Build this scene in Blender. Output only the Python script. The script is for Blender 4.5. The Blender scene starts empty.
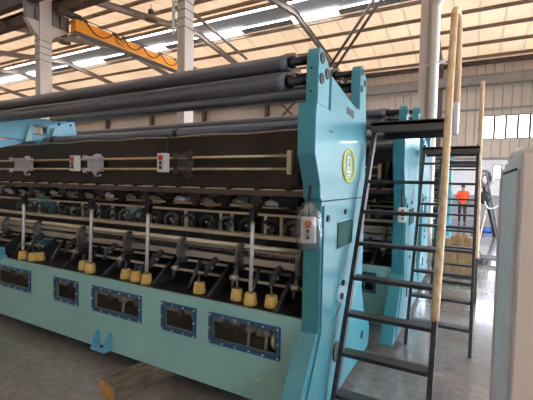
import bpy, bmesh, math, random
from mathutils import Vector, Matrix
random.seed(7)
sc = bpy.context.scene
COL = sc.collection
PI = math.pi

# ------------------------------------------------------------------ materials
def mat(name, col, rough=.5, metal=0., var=.12, scale=6., bump=0., coat=0., rvar=.0, spec=.5, col2=None, stretch=None, detail=4):
    m = bpy.data.materials.new(name); m.use_nodes = True
    nt = m.node_tree; N = nt.nodes; L = nt.links
    b = N['Principled BSDF']
    b.inputs['Roughness'].default_value = rough
    b.inputs['Metallic'].default_value = metal
    b.inputs['Specular IOR Level'].default_value = spec
    if coat:
        b.inputs['Coat Weight'].default_value = coat; b.inputs['Coat Roughness'].default_value = .06
    tc = N.new('ShaderNodeTexCoord'); src = tc.outputs['Object']
    if stretch:
        mp = N.new('ShaderNodeMapping'); mp.inputs['Scale'].default_value = stretch
        L.new(src, mp.inputs['Vector']); src = mp.outputs['Vector']
    no = N.new('ShaderNodeTexNoise'); no.inputs['Scale'].default_value = scale; no.inputs['Detail'].default_value = detail
    L.new(src, no.inputs['Vector'])
    mx = N.new('ShaderNodeMix'); mx.data_type = 'RGBA'
    c = Vector(col)
    a2 = Vector(col2) if col2 else c * (1 - var)
    a1 = c if col2 else c * (1 + var)
    mx.inputs['A'].default_value = (*a2, 1); mx.inputs['B'].default_value = (*a1, 1)
    rp = N.new('ShaderNodeMapRange'); rp.inputs['From Min'].default_value = .32; rp.inputs['From Max'].default_value = .68
    L.new(no.outputs['Fac'], rp.inputs['Value']); L.new(rp.outputs['Result'], mx.inputs['Factor'])
    L.new(mx.outputs['Result'], b.inputs['Base Color'])
    if rvar:
        r2 = N.new('ShaderNodeMapRange'); r2.inputs['To Min'].default_value = max(.02, rough - rvar); r2.inputs['To Max'].default_value = rough + rvar
        L.new(no.outputs['Fac'], r2.inputs['Value']); L.new(r2.outputs['Result'], b.inputs['Roughness'])
    if bump:
        bp = N.new('ShaderNodeBump'); bp.inputs['Strength'].default_value = bump; bp.inputs['Distance'].default_value = .02
        L.new(no.outputs['Fac'], bp.inputs['Height']); L.new(bp.outputs['Normal'], b.inputs['Normal'])
    return m

def srgb(r, g, b):
    f = lambda v: ((v/255.)/12.92 if v/255. <= .04045 else ((v/255.+.055)/1.055)**2.4)
    return (f(r), f(g), f(b))

M = {}
M['teal']   = mat('teal_paint', srgb(64,146,158), .34, 0, .05, 3, coat=.5)
M['teal_d'] = mat('teal_paint_base', srgb(150,200,194), .42, 0, .05, 2)
M['sky']    = mat('light_blue_paint', srgb(108,180,206), .35, 0, .05, 3)
M['blue']   = mat('blue_frame_paint', srgb(45,88,128), .45, 0, .15, 20)
M['black']  = mat('black_metal', (.018,.017,.017), .45, .2, .4, 12)
M['rib']    = mat('rib_black', (.045,.045,.05), .5, .2, .3, 9)
M['roll']   = mat('roller_grey', (.19,.20,.235), .36, .2, .35, 5, rvar=.1, stretch=(.25,6,6), detail=6, col2=(.095,.105,.13))
M['plate']  = mat('dark_plate', (.046,.037,.029), .4, .3, .25, 3, rvar=.1)
M['steel']  = mat('steel', (.50,.45,.37), .34, .55, .1, 6)
M['warm']   = mat('warm_steel', (.74,.63,.45), .3, .35, .08, 6)
M['brass']  = mat('brass_rod', (.62,.48,.26), .3, .6, .15, 15)
M['dsteel'] = mat('dark_steel', (.11,.105,.10), .42, .7, .35, 20)
M['iron']   = mat('grey_casting', (.20,.19,.20), .5, .4, .3, 25)
M['white']  = mat('white_metal', (.72,.70,.70), .4, .1, .08, 20)
M['lilac']  = mat('pale_clamp', (.58,.57,.66), .42, .25, .1, 20)
M['box']    = mat('white_plastic', (.78,.77,.74), .4, 0, .04, 20)
M['yellow'] = mat('yellow_plastic', srgb(214,178,98), .5, 0, .12, 30)
M['inner']  = mat('inner_paint_and_shade', (.02,.032,.042), .45, 0, .3, 4)  # dark blue panel colour, also the shade tone behind the open gaps
M['emblem'] = mat('emblem_yellow', srgb(222,205,70), .45, 0, .08, 20)
M['red']    = mat('red_button', (.62,.07,.04), .35, 0, .1, 20)
M['green']  = mat('dark_button', (.05,.06,.055), .4, 0, .1, 20)
M['rubber'] = mat('black_rubber', (.012,.012,.012), .6, 0, .2, 20)
M['ladder'] = mat('ladder_steel', (.045,.043,.044), .38, .4, .4, 30, rvar=.1)
M['checker']= mat('tread_plate', (.06,.057,.056), .4, .5, .4, 60, bump=.3)
M['wrap']   = mat('wrapping_paper', srgb(205,158,104), .6, 0, .35, 9, bump=.5, col2=srgb(238,205,165), stretch=(3,3,.8))
M['wood']   = mat('timber', srgb(136,120,104), .85, 0, .3, 5, bump=.5, col2=srgb(78,66,58), stretch=(6,1,6))
M['wood_end']=mat('timber_end', srgb(196,146,82), .8, 0, .2, 14, bump=.3)
M['ply']    = mat('plywood', srgb(200,160,116), .75, 0, .2, 4, col2=srgb(160,116,78), stretch=(5,5,.8))
M['cab']    = mat('cabinet_cream', srgb(232,212,196), .42, 0, .03, 2)
M['cabside']= mat('cabinet_steel', srgb(222,224,228), .34, .05, .08, 2, stretch=(1,1,6))
M['film']   = mat('plastic_film', (.8,.8,.8), .2, 0, .05, 20)
M['girder'] = mat('crane_orange', srgb(255,160,34), .45, 0, .06, 2)
M['col']    = mat('column_paint', srgb(208,196,186), .5, 0, .04, 2)
M['pipe']   = mat('white_pipe', srgb(235,226,218), .35, 0, .03, 4)
M['greysteel'] = mat('grey_beam_paint', srgb(140,134,130), .55, 0, .12, 3)
M['purlin'] = mat('purlin_steel', srgb(124,108,94), .5, .1, .15, 3)
M['rafter'] = mat('rafter_paint', srgb(138,126,114), .5, .1, .15, 3)
M['brown']  = mat('brown_beam', srgb(84,70,64), .55, .1, .2, 4)
M['blackcable'] = mat('black_cable', (.015,.014,.013), .5, 0, .1, 10)
M['orange'] = mat('orange_cloth', srgb(250,82,30), .8, 0, .1, 20)
M['trouser']= mat('dark_cloth', (.02,.02,.024), .85, 0, .3, 20)
M['skin']   = mat('skin', srgb(178,130,104), .55, 0, .06, 20)
M['hair']   = mat('black_hair', (.012,.01,.01), .5, 0, .2, 30)
M['tarp']   = mat('blue_cloth', srgb(34,66,128), .7, 0, .25, 8)
M['lamp']   = mat('lamp_housing', srgb(120,115,105), .4, .4, .1, 8)
M['cheekgreen'] = mat('olive_plate', srgb(48,82,78), .7, .0, .1, 4, spec=.12)
M['whitewall'] = mat('white_wall', srgb(226,226,230), .7, 0, .03, 1)
M['dado']   = mat('grey_dado', srgb(150,152,156), .55, 0, .06, 1)

def corrugated(name, col, axis='X', pitch=.3, translucent=0., rough=.55):
    m = mat(name, col, rough, 0, .05, .6)
    nt = m.node_tree; N = nt.nodes; L = nt.links; b = N['Principled BSDF']
    tc = N.new('ShaderNodeTexCoord'); sx = N.new('ShaderNodeSeparateXYZ'); L.new(tc.outputs['Object'], sx.inputs['Vector'])
    mu = N.new('ShaderNodeMath'); mu.operation = 'MULTIPLY'; mu.inputs[1].default_value = 1/pitch; L.new(sx.outputs[axis], mu.inputs[0])
    fr = N.new('ShaderNodeMath'); fr.operation = 'FRACT'; L.new(mu.outputs[0], fr.inputs[0])
    pp = N.new('ShaderNodeMath'); pp.operation = 'PINGPONG'; pp.inputs[1].default_value = .5; L.new(fr.outputs[0], pp.inputs[0])
    mr = N.new('ShaderNodeMapRange'); mr.inputs['From Min'].default_value = .0; mr.inputs['From Max'].default_value = .06; L.new(pp.outputs[0], mr.inputs['Value'])
    bp = N.new('ShaderNodeBump'); bp.inputs['Strength'].default_value = .9; bp.inputs['Distance'].default_value = .05
    L.new(mr.outputs['Result'], bp.inputs['Height']); L.new(bp.outputs['Normal'], b.inputs['Normal'])
    # the ribs of the sheet are a darker seam line
    mx = N.new('ShaderNodeMix'); mx.data_type = 'RGBA'; mx.inputs['A'].default_value = (*[c*.9 for c in col], 1)
    L.new(mr.outputs['Result'], mx.inputs['Factor'])
    old = b.inputs['Base Color'].links[0].from_socket
    L.new(old, mx.inputs['B']); L.new(mx.outputs['Result'], b.inputs['Base Color'])
    if translucent:
        tr = N.new('ShaderNodeBsdfTranslucent'); L.new(mx.outputs['Result'], tr.inputs['Color'])
        ms = N.new('ShaderNodeMixShader'); ms.inputs[0].default_value = translucent
        out = N['Material Output']; L.new(b.outputs[0], ms.inputs[1]); L.new(tr.outputs[0], ms.inputs[2]); L.new(ms.outputs[0], out.inputs['Surface'])
    return m
M['roof']  = corrugated('roof_sheet', srgb(236,217,195), 'X', .9, .26)
M['roofn'] = corrugated('near_roof_sheet', srgb(232,222,212), 'X', .9, .22)
M['wallc'] = corrugated('wall_sheet', srgb(196,182,168), 'X', .38, .0)
M['wally'] = corrugated('wall_sheet_gable', srgb(214,202,184), 'Y', .38, .12)

def emit(name, col, s):
    m = bpy.data.materials.new(name); m.use_nodes = True; N = m.node_tree.nodes; L = m.node_tree.links
    b = N['Principled BSDF']; b.inputs['Base Color'].default_value = (.8,.8,.8,1)
    no = N.new('ShaderNodeTexNoise'); no.inputs['Scale'].default_value = .8
    mx = N.new('ShaderNodeMix'); mx.data_type = 'RGBA'
    mx.inputs['A'].default_value = (*[c*.92 for c in col],1); mx.inputs['B'].default_value = (*col,1)
    L.new(no.outputs['Fac'], mx.inputs['Factor']); L.new(mx.outputs['Result'], b.inputs['Emission Color'])
    b.inputs['Emission Strength'].default_value = s
    return m
M['daylight'] = emit('skylight_panel', (.95,.98,1), 5.)

def glass(name, tint=(1,1,1), refl=.08, rough=.05):
    m = bpy.data.materials.new(name); m.use_nodes = True; N = m.node_tree.nodes; L = m.node_tree.links
    for n in list(N):
        if n.type != 'OUTPUT_MATERIAL': N.remove(n)
    t = N.new('ShaderNodeBsdfTransparent'); t.inputs[0].default_value = (*tint,1)
    g = N.new('ShaderNodeBsdfGlossy'); g.inputs['Roughness'].default_value = rough
    s = N.new('ShaderNodeMixShader'); s.inputs[0].default_value = refl
    L.new(t.outputs[0], s.inputs[1]); L.new(g.outputs[0], s.inputs[2]); L.new(s.outputs[0], [n for n in N if n.type=='OUTPUT_MATERIAL'][0].inputs['Surface'])
    return m
M['glass'] = glass('window_glass', (.97,.98,1), .05)
M['pane']  = glass('machine_pane', (.86,.84,.82), .05, .1)
M['clear'] = glass('clear_bag', (.95,.95,.95), .2, .3)

# floor: worn grey concrete, sealed and a little glossy
def floor_mat():
    m = mat('concrete_floor', srgb(150,143,138), .2, 0, .12, .9, rvar=.1, col2=srgb(118,108,100), detail=8, coat=.7)
    nt = m.node_tree; N = nt.nodes; L = nt.links; b = N['Principled BSDF']
    tc = N.new('ShaderNodeTexCoord'); no = N.new('ShaderNodeTexNoise'); no.inputs['Scale'].default_value = 14; no.inputs['Detail'].default_value = 6
    L.new(tc.outputs['Object'], no.inputs['Vector'])
    mr = N.new('ShaderNodeMapRange'); mr.inputs['From Min'].default_value = .4; mr.inputs['From Max'].default_value = .65; mr.inputs['To Min'].default_value = .82; mr.inputs['To Max'].default_value = 1.05
    L.new(no.outputs['Fac'], mr.inputs['Value'])
    mx = N.new('ShaderNodeMix'); mx.data_type = 'RGBA'; mx.blend_type = 'MULTIPLY'; mx.inputs['Factor'].default_value = 1
    old = b.inputs['Base Color'].links[0].from_socket
    L.new(old, mx.inputs['A']); L.new(mr.outputs['Result'], mx.inputs['B']); L.new(mx.outputs['Result'], b.inputs['Base Color'])
    bp = N.new('ShaderNodeBump'); bp.inputs['Strength'].default_value = .08; bp.inputs['Distance'].default_value = .02
    L.new(no.outputs['Fac'], bp.inputs['Height']); L.new(bp.outputs['Normal'], b.inputs['Normal'])
    return m
M['floor'] = floor_mat()

# ------------------------------------------------------------------ mesh builder
class MB:
    def __init__(s): s.bm = bmesh.new()
    def _xf(s, vs, mtx):
        for v in vs: v.co = mtx @ v.co
    def box(s, x0, x1, y0, y1, z0, z1, bev=0., mtx=None):
        t = bmesh.new()
        r = bmesh.ops.create_cube(t, size=1)
        for v in t.verts:
            v.co = Vector(((x0+x1)/2 + v.co.x*(x1-x0), (y0+y1)/2 + v.co.y*(y1-y0), (z0+z1)/2 + v.co.z*(z1-z0)))
        if bev: bmesh.ops.bevel(t, geom=list(t.edges), offset=bev, segments=2, affect='EDGES', profile=.5)
        s.merge(t, mtx); return s
    def merge(s, t, mtx=None):
        if mtx is not None: bmesh.ops.transform(t, matrix=mtx, verts=t.verts)
        me = bpy.data.meshes.new('tmp'); t.to_mesh(me); t.free(); s.bm.from_mesh(me); bpy.data.meshes.remove(me)
    def beam(s, a, b, w, h, up=(0,0,1), bev=0.):
        a = Vector(a); b = Vector(b); d = b - a; l = d.length; d.normalize()
        u = Vector(up); sx = d.cross(u)
        if sx.length < 1e-4: sx = d.cross(Vector((1,0,0)))
        sx.normalize(); u = sx.cross(d)
        m = Matrix(((sx.x,d.x,u.x,a.x),(sx.y,d.y,u.y,a.y),(sx.z,d.z,u.z,a.z),(0,0,0,1)))
        return s.box(-w/2, w/2, 0, l, -h/2, h/2, bev, m)
    def tube(s, pts, r, seg=12, cap=True):
        pts = [Vector(p) for p in pts]; n = len(pts)
        rs = r if isinstance(r, (list, tuple)) else [r]*n
        rings = []
        t0 = (pts[1]-pts[0]).normalized()
        a = t0.cross(Vector((0,0,1)))
        if a.length < 1e-3: a = t0.cross(Vector((1,0,0)))
        a.normalize()
        for i, p in enumerate(pts):
            t = (pts[min(i+1,n-1)] - pts[max(i-1,0)])
            if t.length < 1e-9: t = t0.copy()
            t.normalize()
            a = (a - t*a.dot(t)); a.normalize(); b = t.cross(a)
            rings.append([s.bm.verts.new(p + (a*math.cos(2*PI*k/seg) + b*math.sin(2*PI*k/seg))*rs[i]) for k in range(seg)])
        for i in range(n-1):
            for k in range(seg):
                f = s.bm.faces.new((rings[i][k], rings[i][(k+1)%seg], rings[i+1][(k+1)%seg], rings[i+1][k])); f.smooth = True
        if cap:
            s.bm.faces.new(list(reversed(rings[0]))); s.bm.faces.new(rings[-1])
        return s
    def cyl(s, a, b, r, seg=16): return s.tube([a, b], r, seg)
    def lathe(s, prof, origin, axis='Z', seg=20):   # prof: list of (r, h) along axis
        o = Vector(origin); d = {'X':Vector((1,0,0)),'Y':Vector((0,1,0)),'Z':Vector((0,0,1))}[axis]
        pts = [o + d*h for r, h in prof]
        return s.tube2(pts, [max(r,.0004) for r, h in prof], d, seg)
    def tube2(s, pts, rs, d, seg):
        a = d.cross(Vector((0,0,1)));
        if a.length < 1e-3: a = Vector((1,0,0))
        a.normalize(); b = d.cross(a); rings = []
        for p, r in zip(pts, rs):
            rings.append([s.bm.verts.new(p + (a*math.cos(2*PI*k/seg)+b*math.sin(2*PI*k/seg))*r) for k in range(seg)])
        for i in range(len(rings)-1):
            for k in range(seg):
                f = s.bm.faces.new((rings[i][k], rings[i][(k+1)%seg], rings[i+1][(k+1)%seg], rings[i+1][k])); f.smooth = True
        s.bm.faces.new(list(reversed(rings[0]))); s.bm.faces.new(rings[-1]); return s
    def yz(s, poly, x0, x1, bev=0.):                 # polygon in the YZ plane pushed along X
        t = bmesh.new()
        vs = [t.verts.new((x0, y, z)) for y, z in poly]
        f = t.faces.new(vs)
        r = bmesh.ops.extrude_face_region(t, geom=[f])
        bmesh.ops.translate(t, verts=[v for v in r['geom'] if isinstance(v, bmesh.types.BMVert)], vec=(x1-x0,0,0))
        bmesh.ops.recalc_face_normals(t, faces=t.faces)
        if bev: bmesh.ops.bevel(t, geom=[e for e in t.edges if e.calc_face_angle(0) > .3], offset=bev, segments=2, affect='EDGES')
        s.merge(t); return s
    def xz(s, poly, y0, y1, bev=0.):
        t = bmesh.new()
        f = t.faces.new([t.verts.new((x, y0, z)) for x, z in poly])
        r = bmesh.ops.extrude_face_region(t, geom=[f])
        bmesh.ops.translate(t, verts=[v for v in r['geom'] if isinstance(v, bmesh.types.BMVert)], vec=(0,y1-y0,0))
        bmesh.ops.recalc_face_normals(t, faces=t.faces)
        if bev: bmesh.ops.bevel(t, geom=[e for e in t.edges if e.calc_face_angle(0) > .3], offset=bev, segments=2, affect='EDGES')
        s.merge(t); return s
    def ring(s, c, axis, R, r, seg=28, seg2=8, sy=1.):   # torus; sy squashes / stretches it along Z
        c = Vector(c); rings = []
        for i in range(seg):
            t = 2*PI*i/seg
            if axis == 'X': e = Vector((0, math.cos(t), math.sin(t)*sy)); n = Vector((1,0,0))
            elif axis == 'Y': e = Vector((math.cos(t), 0, math.sin(t)*sy)); n = Vector((0,1,0))
            else: e = Vector((math.cos(t), math.sin(t), 0)); n = Vector((0,0,1))
            rings.append([s.bm.verts.new(c + e*R + (e.normalized()*math.cos(2*PI*k/seg2) + n*math.sin(2*PI*k/seg2))*r) for k in range(seg2)])
        for i in range(seg):
            for k in range(seg2):
                f = s.bm.faces.new((rings[i][k], rings[(i+1)%seg][k], rings[(i+1)%seg][(k+1)%seg2], rings[i][(k+1)%seg2])); f.smooth = True
        return s
    def ball(s, c, r, sc3=(1,1,1), seg=14):
        t = bmesh.new(); bmesh.ops.create_uvsphere(t, u_segments=seg, v_segments=max(6, seg//2+1), radius=r)
        for f in t.faces: f.smooth = True
        s.merge(t, Matrix.Translation(Vector(c)) @ Matrix.Diagonal((*sc3,1))); return s
    def build(s, name, m, parent=None, off=None):
        bmesh.ops.recalc_face_normals(s.bm, faces=s.bm.faces)
        if off is not None: bmesh.ops.translate(s.bm, verts=s.bm.verts, vec=-Vector(off))
        me = bpy.data.meshes.new(name); s.bm.to_mesh(me); s.bm.free()
        o = bpy.data.objects.new(name, me); COL.objects.link(o)
        if m: me.materials.append(M[m] if isinstance(m, str) else m)
        if parent: o.parent = parent
        return o

def tag(o, label, cat, group=None, kind=None):
    if label: o['label'] = label
    if cat: o['category'] = cat
    if group: o['group'] = group
    if kind: o['kind'] = kind
    return o
def thing(name, loc, label, cat, group=None):
    o = bpy.data.objects.new(name, None); COL.objects.link(o); o.location = loc; o.empty_display_size = .1
    return tag(o, label, cat, group)
def struct(name, mb, m, label=None):
    o = mb.build(name, m); o['kind'] = 'structure'
    if label: o['label'] = label
    return o
KIDS = {}
def kids(o): return [c for c in bpy.data.objects if c.parent == o]
def copy_tree(o, parent=None, keep=None):
    c = o.copy(); COL.objects.link(c)
    if parent: c.parent = parent
    for ch in kids(o):
        if keep is None or keep(ch): copy_tree(ch, c, keep)
    return c

# ------------------------------------------------------------------ the hall
YW = 21.4; YR = 14.2; ZR = 8.95; SL = .15; XL = -37.; XR = 5.2; YF = -7.; YV = 7.6
zr = lambda y: ZR - SL*abs(y-YR)
struct('floor', MB().box(XL-.2, XR+14, YF-.2, YW+.2, -.2, 0), 'floor')

def slab(y0, y1, zf, x0=XL, x1=XR, th=.05):
    return MB().yz([(y0, zf(y0)), (y1, zf(y1)), (y1, zf(y1)+th), (y0, zf(y0)+th)], x0, x1)
struct('ceiling', slab(YV, 13.45, zr), 'roof', 'near roof slope of cream sheets below the ridge')
struct('ceiling', slab(15.5, YW+.3, zr), 'roof', 'far roof slope of cream sheets over the back wall')
struct('ceiling', slab(14.05, 15.18, lambda y: zr(14.05)-.02), 'dado', 'grey ridge capping between the two skylight strips')
zn = lambda y: zr(YV) + SL*(YV-y) if y > .4 else zr(YV)+SL*(YV-.4) - SL*(.4-y)
struct('ceiling', slab(.4, YV, zn), 'roofn', 'cream roof sheets of the near bay')
struct('ceiling', slab(YF, .4, zn), 'roofn', 'cream roof sheets over the camera side of the near bay')
# skylights: near strip unbroken, far strip alternating with grey louvre panels
k = 0
x = XL
while x < XR:
    k += 1
    struct('window_%d' % k, slab(13.45, 14.05, zr, x, min(x+6, XR), .02), 'daylight', 'white ridge skylight panel')
    x += 6
segs = [(-33,-26,'w'),(-26,-22.5,'g'),(-22.5,-19.6,'w'),(-19.6,-16.8,'g'),(-16.8,-14.6,'w'),(-14.6,-12.2,'g'),(-12.2,-9.8,'w'),(-9.8,-7.2,'g'),(-7.2,-5.1,'w'),(-5.1,-1.6,'g'),(-1.6,2,'w'),(2,9,'g'),(-37,-33,'g')]
for a, b, c in segs:
    if c == 'w':
        k += 1; struct('window_%d' % k, slab(15.18, 15.5, zr, a, b, .02), 'daylight', 'white skylight panel on the far side of the ridge')
    else:
        mb = slab(15.18, 15.5, zr, a, b, .03)
        for i in range(int((b-a)/.12)): mb.box(a+i*.12, a+i*.12+.05, 15.19, 15.48, zr(15.3)-.06, zr(15.3)-.02)
        struct('trim_%d' % (abs(hash((a,b))) % 90 + 1), mb, 'greysteel', 'grey louvre panel beside the ridge skylights')
# purlins and rafters
n = 20
for y in (8.9, 10.2, 11.5, 12.75, 13.4, 15.62, 16.85, 18.15, 19.55, 20.9):
    z = zr(y); mb = MB()
    mb.box(XL, XR, y-.03, y-.018, z-.14, z-.005).box(XL, XR, y-.03, y+.04, z-.14, z-.128).box(XL, XR, y-.03, y+.05, z-.02, z-.006)
    o = struct('ceiling_purlin', mb, 'purlin')
for x in (-31.6, -26.6, -21.6, -16.6, -11.6, -6.6, -1.55, 4.4):
    mb = MB()
    for y0, y1 in ((YV, YR), (YR, YW)):
        for dx, w in ((0, .012),):
            mb.beam((x, y0, zr(y0)-.33), (x, y1, zr(y1)-.33), .014, .22, up=(0,0,1))
            mb.beam((x, y0, zr(y0)-.22), (x, y1, zr(y1)-.22), .15, .02)
            mb.beam((x, y0, zr(y0)-.44), (x, y1, zr(y1)-.44), .15, .02)
    struct('ceiling_rafter', mb, 'rafter')
# roof cross bracing seen above the near machine
for a, b in (((-5.85, 16.6, 6.6), (-3.05, 14.2, 8.55)), ((-5.75, 16.0, 6.75), (-3.3, 14.2, 8.6))):
    struct('ceiling_brace', MB().tube([a, b], .06, 8), 'brown')
struct('ceiling_brace', MB().tube([(-10.0, 12.0, 8.35), (-10.75, 17.2, 8.2)], .07, 8), 'rafter')

# back wall: white masonry with a grey dado below, sheeting above, a band of windows
WX0 = .32; WZ0, WZ1 = 3.98, 5.13
wl = MB().box(XL, WX0, YW, YW+.1, 3.0, 8.1).box(WX0, XR, YW, YW+.1, 3.0, WZ0).box(WX0, XR, YW, YW+.1, WZ1, 8.1)
struct('wall_back', wl, 'wallc', 'ribbed pale sheeting of the far wall')
struct('wall_back', MB().box(XL, .86, YW-.02, YW+.1, 1.25, 3.0).box(1.25, XR, YW-.02, YW+.1, 1.25, 3.0).box(.86,1.25,YW-.02,YW+.1,1.25,2.05).box(.86,1.25,YW-.02,YW+.1,2.75,3.0), 'whitewall', 'white lower band of the far wall')
struct('wall_back', MB().box(XL, XR, YW-.03, YW+.1, 0, 1.25), 'dado', 'grey dado along the foot of the far wall')
def window(num, x0, x1, z0, z1, y, nb):
    fr = MB()
    for xa in (x0, x1-.05): fr.box(xa, xa+.06, y-.03, y+.06, z0, z1)
    for za in (z0, z1-.05): fr.box(x0, x1, y-.03, y+.06, za, za+.05)
    w = struct('window_%d' % num, fr, 'rafter')
    for i in range(nb):
        a = x0+.05 + (x1-x0-.1)*i/nb; b = x0+.05 + (x1-x0-.1)*(i+1)/nb
        if i: MB().box(a-.05, a+.05, y-.04, y+.06, z0+.05, z1-.05).build('mullion', 'brown', w)
        MB().box(a, b, y+.02, y+.028, z0+.05, z1-.05).build('pane', 'glass', w)
    return w
window(40, WX0, XR, WZ0, WZ1, YW, 10)
window(41, .86, 1.25, 2.05, 2.75, YW, 1)
struct('trim_91', MB().box(XL, XR, YW-.05, YW, 2.98, 3.1), 'greysteel')
# wall girt / runway beam on the back wall with stub brackets
mb = MB().box(XL, XR, YW-.5, YW-.2, 6.62, 7.0).box(XL, XR, YW-.56, YW-.14, 6.98, 7.03).box(XL, XR, YW-.56, YW-.14, 6.58, 6.63)
x = -36
while x < XR:
    mb.box(x-.04, x+.04, YW-.54, YW-.16, 6.63, 6.98); x += 1.05
struct('trim_92', mb, 'greysteel', 'grey runway beam along the far wall')
struct('trim_93', MB().box(XL, XR, YW-.12, YW, 7.62, 7.82), 'brown', 'dark eaves girt along the far wall')
struct('trim_94', MB().box(XL, XR, YW-.12, YW, 5.42, 5.5), 'greysteel', 'thin girt above the window band')
for x in (-31.6, -26.6, -21.6, -16.6, -11.6, -6.6, -1.6, 7.0):
    mb = MB().box(x-.11, x+.11, YW-.42, YW-.4, 0, 7.9).box(x-.11, x+.11, YW-.14, YW-.12, 0, 7.9).box(x-.01, x+.01, YW-.4, YW-.14, 0, 7.9)
    o = mb.build('wall_post', 'brown'); o['kind'] = 'structure'
mb = MB()
for a, b in (((-10.9,5.2),(-9.1,6.95)), ((-9.1,5.2),(-10.9,6.95)), ((-9.1,5.2),(-7.3,6.95)), ((-7.3,5.2),(-9.1,6.95))):
    mb.beam((a[0], YW-.6, a[1]), (b[0], YW-.6, b[1]), .1, .1)
o = mb.beam((-11.6,YW-.6,5.15),(-6.6,YW-.6,5.15),.12,.12).build('wall_brace', 'brown'); o['kind'] = 'structure'
# gable on the left, right and camera-side walls
def gable(name, x, holes, m):
    mb = MB()
    mb.yz([(YF,0),(YW,0),(YW,zr(YW)),(YR,ZR),(YV,zr(YV)),(.4,zn(.4)),(YF,zn(YF))], x, x+.1) if not holes else None
    return mb
struct('wall_left', gable('wall_left', XL-.1, None, 'wally'), 'wally', 'pale sheeted gable wall at the far left')
mb = MB()
mb.yz([(YF,5.6),(YW,5.6),(YW,zr(YW)),(YR,ZR),(YV,zr(YV)),(.4,zn(.4)),(YF,zn(YF))], XR, XR+.1)
OPEN = ((-5.5,-.8,2.1,3.3),(0.2,5.0,2.1,3.1),(6.4,12.6,0,5.6),(13.4,17.2,0,3.4))       # two window bays, two open loading doors
ye = YF
for a, b, z0, z1 in OPEN:
    mb.box(XR, XR+.1, ye, a, 0, 5.6)
    if z0: mb.box(XR, XR+.1, a, b, 0, z0)
    if z1 < 5.6: mb.box(XR, XR+.1, a, b, z1, 5.6)
    ye = b
mb.box(XR, XR+.1, ye, YW, 0, 5.6)
struct('wall_right', mb, 'wally', 'right wall with windows and two open loading doors')
for i, (a, b, z0, z1) in enumerate(OPEN):
    if z0:
        w = struct('window_%d' % (50+i), MB().box(XR+.02, XR+.08, a, b, 2.7, 2.76).box(XR+.02,XR+.08,(a+b)/2-.03,(a+b)/2+.03,z0,z1), 'greysteel')
        MB().box(XR+.045, XR+.052, a, b, z0, z1).build('pane', 'glass', w)
    else:
        struct('door_%d' % (i-1), MB().box(XR-.04, XR+.12, a-.1, a, 0, z1+.1).box(XR-.04, XR+.12, b, b+.1, 0, z1+.1).box(XR-.04, XR+.12, a, b, z1, z1+.1), 'greysteel')
struct('wall_front', MB().box(XL, XR, YF-.1, YF, 0, zn(YF)+.05), 'wallc', 'wall behind the camera')

# ------------------------------------------------------------------ columns, crane, pipe, lamps
def hcol(x, y, w, d, z1, label, wires=True):
    t = thing('steel_column', (x, y, 0), label, 'column', 'white columns between the two bays')
    mb = MB().box(-w/2, w/2, -d/2, -d/2+.016, 0, z1).box(-w/2, w/2, d/2-.016, d/2, 0, z1).box(-.008, .008, -d/2, d/2, 0, z1).box(-w/2,-w/2+.02,-d/2+.016,d/2-.016,0,z1).box(w/2-.02,w/2,-d/2+.016,d/2-.016,0,z1)
    mb.build('shaft', 'col', t)
    MB().box(-w/2-.06, w/2+.06, -d/2-.005, d/2+.1, 0, .025).build('base_plate', 'col', t)
    if wires:
        for i, z in enumerate((5.75, 5.98, 6.2, 6.42)):
            mb = MB(); q = .012
            mb.tube([(-w/2-q,-d/2-q,z),(w/2+q,-d/2-q,z+.01),(w/2+q,d/2+q,z),(-w/2-q,d/2+q,z),(-w/2-q,-d/2-q,z)], .008, 6)
            mb.build('wire_band', 'blackcable', t)
    # corbel that carries the two runway beams
    MB().yz([(-d/2,6.55),(-d/2-.18,6.72),(-.62,7.02),(-.62,7.06),(.9,7.06),(.9,7.02),(d/2+.18,6.72),(d/2,6.55)], -.1, .1).build('haunch', 'col', t)
    mb = MB().box(-.012, .012, -.66, .92, 7.06, 7.55).box(-.11, .11, -.66, .92, 7.53, 7.56).box(-.11, .11, -.66, .92, 7.05, 7.075)
    for y in (-.6, -.3, 0, .3, .6, .88): mb.box(-.1, .1, y-.01, y+.01, 7.07, 7.54)
    mb.build('corbel_beam', 'greysteel', t)
    return t
hcol(-13.32, 7.95, .3, .42, 7.95, 'white steel column with flared top on the left, next to the orange crane beam')
c2 = hcol(-6.9, 7.95, .26, .36, 7.95, 'white steel column behind the long grey rollers, in the middle of the view')
mb = MB()
for z in (5.75,5.98,6.2,6.42): mb.box(-.26,-.14,-.22,-.17,z-.03,z+.03)
mb.box(-.27,-.24,-.24,-.16,5.6,6.55); mb.build('cable_bracket', 'white', c2)
c3 = hcol(-.845, 8.12, .31, .32, 7.95, 'white steel column with the downpipe, behind the ladder handrail', wires=False)
hcol(-19.6, 7.95, .3, .42, 7.95, 'white steel column farthest left, hidden beyond the frame') if False else None
t = thing('downpipe', (-.71, 7.872, 0), 'white drain pipe running down the right column', 'pipe')
MB().tube([(0,0,.0),(0,0,5.0),(0,.0,5.08),(.03,0,5.15),(.13,0,5.25),(.19,0,5.33),(.21,0,5.43),(.21,0,7.6)], .075, 14).build('pipe', 'pipe', t)
for z in (1.5, 4.0): MB().ring((0,0,z), 'Z', .078, .014, 20, 6).box(-.2,-.06,-.02,.02,z-.02,z+.02).build('clamp', 'white', t)
mb = MB().tube([(.02,-.02,4.02),(.15,-.03,4.03),(.34,-.05,4.14)], .03, 8); mb.build('branch_pipe', 'pipe', t)

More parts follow.
